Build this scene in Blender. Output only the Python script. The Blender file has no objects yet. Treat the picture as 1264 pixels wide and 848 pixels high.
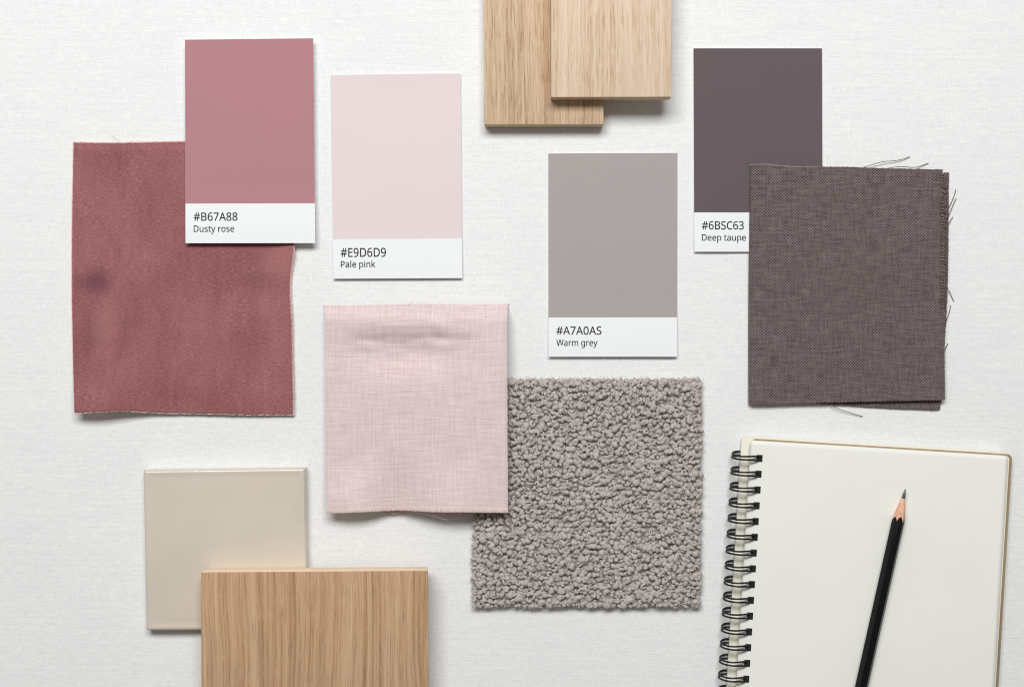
import bpy, math, random, bmesh
from mathutils import Vector, Matrix, noise as MN
random.seed(7)
S = bpy.context.scene
COL = S.collection
D = 0.80            # camera height above the table, metres
K = 0.45e-3         # metres on the table per photograph pixel
MM = 1e-3

def P(px, py, z):
    k = (D - z) / D * K
    return Vector(((px - 632) * k, -(py - 424) * k, z))

def lin(r, g, b, s=1.0):
    def f(c):
        c /= 255.0
        return (c / 12.92 if c <= 0.04045 else ((c + 0.055) / 1.055) ** 2.4) * s
    return (f(r), f(g), f(b), 1.0)

# ------------------------------------------------------------------ objects
def tag(o, label=None, cat=None, group=None, kind=None):
    if label: o['label'] = label
    if cat: o['category'] = cat
    if group: o['group'] = group
    if kind: o['kind'] = kind
    return o

def empty(name, loc, label, cat, group=None):
    o = bpy.data.objects.new(name, None)
    o.empty_display_size = 0.01
    COL.objects.link(o)
    o.location = loc
    return tag(o, label, cat, group)

class MB:
    def __init__(s): s.v = []; s.f = []
    def add(s, vs, fs):
        n = len(s.v); s.v += [Vector(p) for p in vs]; s.f += [tuple(i + n for i in f) for f in fs]
    def tube(s, pts, r, n=6, r2=None, cap=True):
        pts = [Vector(p) for p in pts]; m = len(pts); vs = []; fs = []
        up = None
        for i, p in enumerate(pts):
            t = (pts[min(i + 1, m - 1)] - pts[max(i - 1, 0)]).normalized()
            if up is None:
                up = Vector((0, 0, 1)) if abs(t.z) < 0.9 else Vector((1, 0, 0))
            a = t.cross(up)
            if a.length < 1e-6: a = t.cross(Vector((1, 0.3, 0)))
            a.normalize(); up = a.cross(t).normalized()
            rr = r if r2 is None else r + (r2 - r) * i / (m - 1)
            if callable(r): rr = r(i / (m - 1))
            for k in range(n):
                w = 2 * math.pi * k / n
                vs.append(p + (a * math.cos(w) + up * math.sin(w)) * rr)
        for i in range(m - 1):
            for k in range(n):
                k2 = (k + 1) % n
                fs.append((i * n + k, i * n + k2, (i + 1) * n + k2, (i + 1) * n + k))
        if cap:
            fs.append(tuple(range(n - 1, -1, -1))); fs.append(tuple((m - 1) * n + k for k in range(n)))
        s.add(vs, fs)
    def build(s, name, mat, parent=None, origin=None, smooth=True):
        me = bpy.data.meshes.new(name)
        if parent is not None: off = parent.matrix_basis.translation
        else: off = Vector(origin) if origin is not None else Vector((0, 0, 0))
        me.from_pydata([tuple(p - off) for p in s.v], [], s.f)
        bm = bmesh.new(); bm.from_mesh(me)
        bmesh.ops.recalc_face_normals(bm, faces=bm.faces)
        bm.to_mesh(me); bm.free()
        me.materials.append(mat)
        if smooth:
            for p in me.polygons: p.use_smooth = True
        o = bpy.data.objects.new(name, me); COL.objects.link(o)
        if parent is not None: o.parent = parent
        elif origin is not None: o.location = off
        return o

def sub(o_parent, o):            # make o (already in its thing's frame) a sub-part of a part at the same origin
    o.parent = o_parent
    return o

def bevelled_box(mb_or_name, corners, z0, z1, bev, segs, mat, parent, under=0.0):
    """corners: four world XY points (counter-clockwise) given at the TOP height"""
    me = bpy.data.meshes.new(mb_or_name); bm = bmesh.new()
    off = parent.matrix_basis.translation if parent is not None else Vector((0, 0, 0))
    mx = sum(c[0] for c in corners) / 4
    lo = [bm.verts.new(Vector((c[0] + (under if c[0] < mx else -under), c[1], z0)) - off) for c in corners]
    zz = z1 if isinstance(z1, (list, tuple)) else [z1] * 4
    hi = [bm.verts.new(Vector((c[0], c[1], zz[i])) - off) for i, c in enumerate(corners)]
    bm.faces.new(lo[::-1]); bm.faces.new(hi)
    for i in range(4):
        j = (i + 1) % 4
        bm.faces.new((lo[i], lo[j], hi[j], hi[i]))
    bmesh.ops.recalc_face_normals(bm, faces=bm.faces)
    bmesh.ops.bevel(bm, geom=list(bm.edges), offset=bev, segments=segs, affect='EDGES', profile=0.5)
    bm.to_mesh(me); bm.free()
    me.materials.append(mat)
    for p in me.polygons: p.use_smooth = True
    me.set_sharp_from_angle(angle=math.radians(30))
    o = bpy.data.objects.new(mb_or_name, me); COL.objects.link(o)
    if parent is not None: o.parent = parent
    return o

class Surf:
    """a sheet whose outline is read in photograph pixels and whose height is real: maps (u, v) to a world point"""
    def __init__(s, TL, TR, BR, BL, zf, L=None, R=None, T=None, B=None):
        s.c = (TL, TR, BR, BL); s.zf = zf
        z0 = lambda t: 0.0
        s.L, s.R, s.T, s.B = L or z0, R or z0, T or z0, B or z0
    def px(s, u, v):
        (ax, ay), (bx, by), (cx, cy), (dx, dy) = s.c
        x = (1-u)*(1-v)*ax + u*(1-v)*bx + u*v*cx + (1-u)*v*dx
        y = (1-u)*(1-v)*ay + u*(1-v)*by + u*v*cy + (1-u)*v*dy
        x += (1-u)*s.L(v) + u*s.R(v)
        y += (1-v)*s.T(u) + v*s.B(u)
        return x, y
    def at(s, u, v, dz=0.0):
        x, y = s.px(u, v)
        z = s.zf(x, y) + dz
        return P(x, y, z)

def sheet(name, sf, mat, parent, t=0.4*MM, nx=60, ny=60, jit=0.0, u0=0, u1=1, v0=0, v1=1, dz=0.0, jedges='LRTB', seed=1):
    rnd = random.Random(seed)
    mb = MB(); top = []
    for j in range(ny + 1):
        for i in range(nx + 1):
            u = u0 + (u1 - u0) * i / nx; v = v0 + (v1 - v0) * j / ny
            p = sf.at(u, v, dz)
            if jit:
                a = jit * K
                if i == 0 and 'L' in jedges: p.x += rnd.uniform(-a, a)
                if i == nx and 'R' in jedges: p.x += rnd.uniform(-a, a)
                if j == 0 and 'T' in jedges: p.y += rnd.uniform(-a, a)
                if j == ny and 'B' in jedges: p.y += rnd.uniform(-a, a)
            top.append(p)
    n = len(top); w = nx + 1
    bot = [p - Vector((0, 0, t)) for p in top]
    fs = []
    for j in range(ny):
        for i in range(nx):
            a = j * w + i
            fs.append((a, a + w, a + w + 1, a + 1))
            fs.append((n + a, n + a + 1, n + a + w + 1, n + a + w))
    for i in range(nx):
        fs.append((i, i + 1, n + i + 1, n + i))
        a = ny * w + i
        fs.append((a + 1, a, n + a, n + a + 1))
    for j in range(ny):
        a = j * w
        fs.append((a, n + a, n + a + w, a + w))
        a = j * w + nx
        fs.append((a, a + w, n + a + w, n + a))
    mb.add(top + bot, fs)
    o = mb.build(name, mat, parent)
    o.data.set_sharp_from_angle(angle=math.radians(55))
    return o

def g(x, c, w): return math.exp(-((x - c) / w) ** 2)
def ss(a, b, x):
    t = max(0.0, min(1.0, (x - a) / (b - a))); return t * t * (3 - 2 * t)
def nz(x, y, s=1.0, o=0.0): return MN.noise(Vector((x * s, y * s, o)))

# ------------------------------------------------------------------ materials
class NT:
    def __init__(s, name):
        s.m = bpy.data.materials.new(name); s.m.use_nodes = True
        s.t = s.m.node_tree; s.t.nodes.clear()
        s.out = s.n('ShaderNodeOutputMaterial')
        s.b = s.n('ShaderNodeBsdfPrincipled')
        s.t.links.new(s.b.outputs[0], s.out.inputs[0])
        s.co = s.n('ShaderNodeTexCoord').outputs['Object']
    def n(s, typ, **kw):
        nd = s.t.nodes.new(typ)
        for k, v in kw.items(): setattr(nd, k, v)
        return nd
    def put(s, sock, v):
        if isinstance(v, bpy.types.NodeSocket): s.t.links.new(v, sock)
        else: sock.default_value = v
    def set(s, **kw):
        for k, v in kw.items(): s.put(s.b.inputs[k.replace('_', ' ')], v)
        return s
    def mapv(s, sx, sy, sz=1.0, rot=0.0, vec=None):
        m = s.n('ShaderNodeMapping'); s.put(m.inputs[0], vec or s.co)
        m.inputs['Scale'].default_value = (sx, sy, sz); m.inputs['Rotation'].default_value = (0, 0, rot)
        return m.outputs[0]
    def noise(s, vec, scale=1.0, detail=2.0, rough=0.5, dist=0.0):
        nd = s.n('ShaderNodeTexNoise'); s.put(nd.inputs['Vector'], vec)
        nd.inputs['Scale'].default_value = scale; nd.inputs['Detail'].default_value = detail
        nd.inputs['Roughness'].default_value = rough; nd.inputs['Distortion'].default_value = dist
        return nd.outputs['Fac']
    def math(s, op, a, b=0.0, clamp=False):
        nd = s.n('ShaderNodeMath', operation=op, use_clamp=clamp); s.put(nd.inputs[0], a); s.put(nd.inputs[1], b)
        return nd.outputs[0]
    def rng(s, v, a, b, c=0.0, d=1.0):
        nd = s.n('ShaderNodeMapRange'); s.put(nd.inputs[0], v)
        for i, q in enumerate((a, b, c, d)): nd.inputs[i + 1].default_value = q
        return nd.outputs[0]
    def mix(s, f, a, b):
        nd = s.n('ShaderNodeMix', data_type='RGBA'); s.put(nd.inputs[0], f); s.put(nd.inputs[6], a); s.put(nd.inputs[7], b)
        return nd.outputs[2]
    def bump(s, h, strength, dist, normal=None):
        nd = s.n('ShaderNodeBump'); s.put(nd.inputs['Height'], h)
        nd.inputs['Strength'].default_value = strength; nd.inputs['Distance'].default_value = dist
        if normal: s.put(nd.inputs['Normal'], normal)
        s.put(s.b.inputs['Normal'], nd.outputs[0]); return nd.outputs[0]
    def weave(s, p, wob=0.25, wscale=180.0):
        """plain weave height 0..1 with thread pitch p metres, threads wandering a little"""
        w1 = s.noise(s.mapv(1, 1), wscale, 1.0); w2 = s.noise(s.mapv(1, 1.03), wscale * 1.3, 1.0)
        sp = s.n('ShaderNodeSeparateXYZ'); s.put(sp.inputs[0], s.co)
        x = s.math('ADD', s.math('MULTIPLY', sp.outputs[0], math.pi / p), s.math('MULTIPLY', w1, wob * 12))
        y = s.math('ADD', s.math('MULTIPLY', sp.outputs[1], math.pi / p), s.math('MULTIPLY', w2, wob * 12))
        q = s.math('MULTIPLY', s.math('SINE', x), s.math('SINE', y))
        return s.math('ADD', s.math('MULTIPLY', q, 0.5), 0.5)

def flat(name, col, rough=0.8, **kw):
    m = NT(name); m.set(Base_Color=col, Roughness=rough, **kw); return m.m

def mat_table():
    m = NT('white_linen')
    h1 = m.noise(m.mapv(170, 1700), 1, 3, .7)      # horizontal yarns
    h2 = m.noise(m.mapv(1700, 210), 1, 3, .7)      # vertical yarns
    w = m.weave(0.55*MM, 0.2, 120)
    big = m.noise(m.co, 22, 3, .55)
    slub = m.noise(m.mapv(28, 620), 1, 2, .5)
    t = m.math('ADD', m.math('MULTIPLY', h1, .50), m.math('MULTIPLY', h2, .40))
    t = m.math('ADD', t, m.math('MULTIPLY', w, .14))
    t = m.math('ADD', t, m.math('MULTIPLY', slub, .20))
    c = m.mix(m.rng(t, .42, .74), lin(218, 221, 222), lin(246, 246, 244))
    c = m.mix(m.rng(big, .3, .7, 0, .20), c, lin(226, 229, 231))
    m.set(Base_Color=c, Roughness=.9, Specular_IOR_Level=.15)
    m.bump(t, .55, .35*MM)
    return m.m

def mat_velvet():
    m = NT('rose_velvet')
    f = m.noise(m.co, 1500, 3, .75)
    dash = m.noise(m.mapv(420, 1500), 1, 3, .65)
    b = m.noise(m.mapv(1, .75), 30, 3, .55, .5)
    st = m.noise(m.mapv(120, 22), 1, 3, .6)
    patch = m.noise(m.co, 45, 2, .5)
    k = m.math('ADD', m.math('MULTIPLY', b, .20), m.math('MULTIPLY', st, .09))
    k = m.math('ADD', k, m.math('ADD', m.math('MULTIPLY', f, .28), m.math('MULTIPLY', dash, .30)))
    c = m.mix(m.rng(k, .33, .55), lin(126, 76, 79), lin(174, 118, 119))
    l = m.math('MULTIPLY', m.rng(dash, .60, .72), m.rng(patch, .48, .66))
    c = m.mix(m.math('MULTIPLY', l, .6), c, lin(212, 168, 164))
    # darker and lighter spots: dent shading painted into the colour along with pressed nap
    def nap_shade(px, py, rx, ry):
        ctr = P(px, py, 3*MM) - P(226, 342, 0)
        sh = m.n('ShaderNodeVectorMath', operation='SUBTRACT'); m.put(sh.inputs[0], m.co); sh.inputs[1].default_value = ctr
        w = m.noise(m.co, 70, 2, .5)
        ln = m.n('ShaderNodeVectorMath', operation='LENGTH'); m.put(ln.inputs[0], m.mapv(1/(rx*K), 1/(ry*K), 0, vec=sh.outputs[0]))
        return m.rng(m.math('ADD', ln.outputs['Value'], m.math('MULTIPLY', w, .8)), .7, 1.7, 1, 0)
    c = m.mix(m.math('MULTIPLY', nap_shade(118, 350, 22, 16), .75), c, lin(112, 72, 80))
    c = m.mix(m.math('MULTIPLY', nap_shade(322, 352, 40, 16), .35), c, lin(120, 76, 78))
    c = m.mix(m.math('MULTIPLY', nap_shade(132, 405, 18, 36), .35), c, lin(190, 138, 134))
    c = m.mix(m.math('MULTIPLY', nap_shade(345, 322, 22, 16), .4), c, lin(186, 128, 126))
    m.set(Base_Color=c, Roughness=.95, Specular_IOR_Level=.08)
    m.set(Sheen_Weight=.3, Sheen_Roughness=.4, Sheen_Tint=lin(235, 180, 178))
    m.bump(m.math('ADD', m.math('MULTIPLY', f, .7), m.math('MULTIPLY', b, .3)), .5, .5*MM)
    return m.m

def mat_linen(name, dark, light, p, cr=.5, streak=.5, bumpd=.3, wob=.25, slubx=40, rr=.27):
    m = NT(name)
    w = m.weave(p, wob, 150)
    h1 = m.noise(m.mapv(slubx, 1 / (1.6 * p)), 1, 3, .6)
    h2 = m.noise(m.mapv(1 / (1.6 * p), slubx), 1, 3, .6)
    fine = m.noise(m.co, 2600, 2, .6)
    t = m.math('ADD', m.math('MULTIPLY', w, cr), m.math('MULTIPLY', h1, streak))
    t = m.math('ADD', t, m.math('MULTIPLY', h2, streak * .75))
    t = m.math('ADD', t, m.math('MULTIPLY', fine, .12))
    tot = cr + streak * 1.75 + .12
    mid = cr * .5 + streak * .875 + .06
    r = tot * rr
    c = m.mix(m.rng(t, mid - r, mid + r), dark, light)
    m.set(Base_Color=c, Roughness=.9, Specular_IOR_Level=.15, Sheen_Weight=.12, Sheen_Roughness=.5)
    m.bump(t, .6, bumpd*MM)
    return m.m

def mat_wood(name, base, dark, light, seed=0.0, contrast=1.0, wavy=1.0, ring=230, pores=1.0):
    m = NT(name)
    off = m.n('ShaderNodeVectorMath', operation='ADD'); m.put(off.inputs[0], m.co); off.inputs[1].default_value = (seed, seed * .37, 0)
    v0 = off.outputs[0]
    # wandering of the grain, slow along the board
    warp = m.noise(m.mapv(14, 7, 1, vec=v0), 1, 2, .5)
    sp = m.n('ShaderNodeSeparateXYZ'); m.put(sp.inputs[0], v0)
    x = m.math('ADD', sp.outputs[0], m.math('MULTIPLY', m.math('SUBTRACT', warp, .5), .018 * wavy))
    cb = m.n('ShaderNodeCombineXYZ'); m.put(cb.inputs[0], x); m.put(cb.inputs[1], sp.outputs[1]); m.put(cb.inputs[2], sp.outputs[2])
    v = cb.outputs[0]
    rings = m.noise(m.mapv(ring, 3.0, 1, vec=v), 1, 4, .68)
    fib = m.noise(m.mapv(1300, 18, 1, vec=v), 1, 3, .7)
    por = m.noise(m.mapv(1050, 62, 1, vec=v), 1, 2, .5)
    por2 = m.noise(m.mapv(760, 48, 1, vec=v), 1, 2, .5)
    blot = m.noise(m.mapv(40, 9, 1, vec=v), 1, 2, .5)
    fleck = m.noise(m.mapv(520, 130, 1, vec=v), 1, 1, .4)
    c = m.mix(m.rng(rings, .36, .64, 0, 1), light, base)
    c = m.mix(m.rng(rings, .52, .70, 0, .55 * contrast), c, dark)
    c = m.mix(m.rng(fib, .42, .66, 0, .5 * contrast), c, dark)
    band = m.rng(rings, .42, .60, .35, 1.0)
    pm = m.math('MULTIPLY', m.math('MULTIPLY', m.rng(por, .55, .64), band), .75 * pores)
    pm2 = m.math('MULTIPLY', m.rng(por2, .62, .70), .6 * pores)
    c = m.mix(m.math('MAXIMUM', pm, pm2), c, dark)
    c = m.mix(m.rng(blot, .45, .75, 0, .2), c, base)
    c = m.mix(m.rng(fleck, .60, .72, 0, .35), c, light)
    m.set(Base_Color=c, Roughness=.65, Specular_IOR_Level=.2)
    m.bump(m.math('SUBTRACT', m.math('MULTIPLY', fib, -.4), m.math('MAXIMUM', pm, pm2)), .4, .2*MM)
    return m.m

def mat_wood_end(name, a, b):
    m = NT(name)
    n1 = m.noise(m.mapv(900, 300, 900), 1, 3, .6)
    c = m.mix(m.rng(n1, .35, .65), a, b)
    m.set(Base_Color=c, Roughness=.8, Specular_IOR_Level=.15); m.bump(n1, .3, .1*MM)
    return m.m

def mat_card(name, col, rough=.55):
    m = NT(name)
    f = m.noise(m.co, 3000, 2, .6); b = m.noise(m.co, 30, 2, .5)
    c = m.mix(m.rng(b, .3, .7, 0, .06), col, (col[0]*.8, col[1]*.82, col[2]*.85, 1))
    m.set(Base_Color=c, Roughness=.75, Specular_IOR_Level=.12); m.bump(f, .06, .05*MM)
    return m.m

def mat_boucle():
    m = NT('boucle_yarn')
    f = m.noise(m.co, 1000, 4, .8, 3.5); b = m.noise(m.co, 240, 2, .5); f2 = m.noise(m.co, 3200, 2, .7, 1.0)
    c = m.mix(m.rng(f, .41, .59), lin(122, 111, 106), lin(232, 224, 218))
    c = m.mix(m.rng(f2, .45, .56, 0, .5), c, lin(234, 227, 221))
    c = m.mix(m.rng(b, .35, .65, 0, .3), c, lin(164, 153, 148))
    m.set(Base_Color=c, Roughness=.95, Specular_IOR_Level=.08, Sheen_Weight=.3, Sheen_Roughness=.5)
    m.bump(m.math('ADD', f, m.math('MULTIPLY', f2, .4)), 1.0, .3*MM)
    return m.m

def mat_tile():
    m = NT('glazed_ceramic')
    b = m.noise(m.co, 34, 3, .5); s = m.noise(m.co, 900, 2, .5); c2 = m.noise(m.co, 14, 2, .5)
    c = m.mix(m.rng(b, .3, .7), lin(209, 200, 186), lin(217, 207, 193))
    c = m.mix(m.rng(c2, .4, .7, 0, .5), c, lin(214, 199, 185))
    m.set(Base_Color=c, Roughness=.32, Specular_IOR_Level=.45, Coat_Weight=.7, Coat_Roughness=.15)
    m.bump(m.math('ADD', b, m.math('MULTIPLY', s, .05)), .25, .5*MM)
    return m.m

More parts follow.
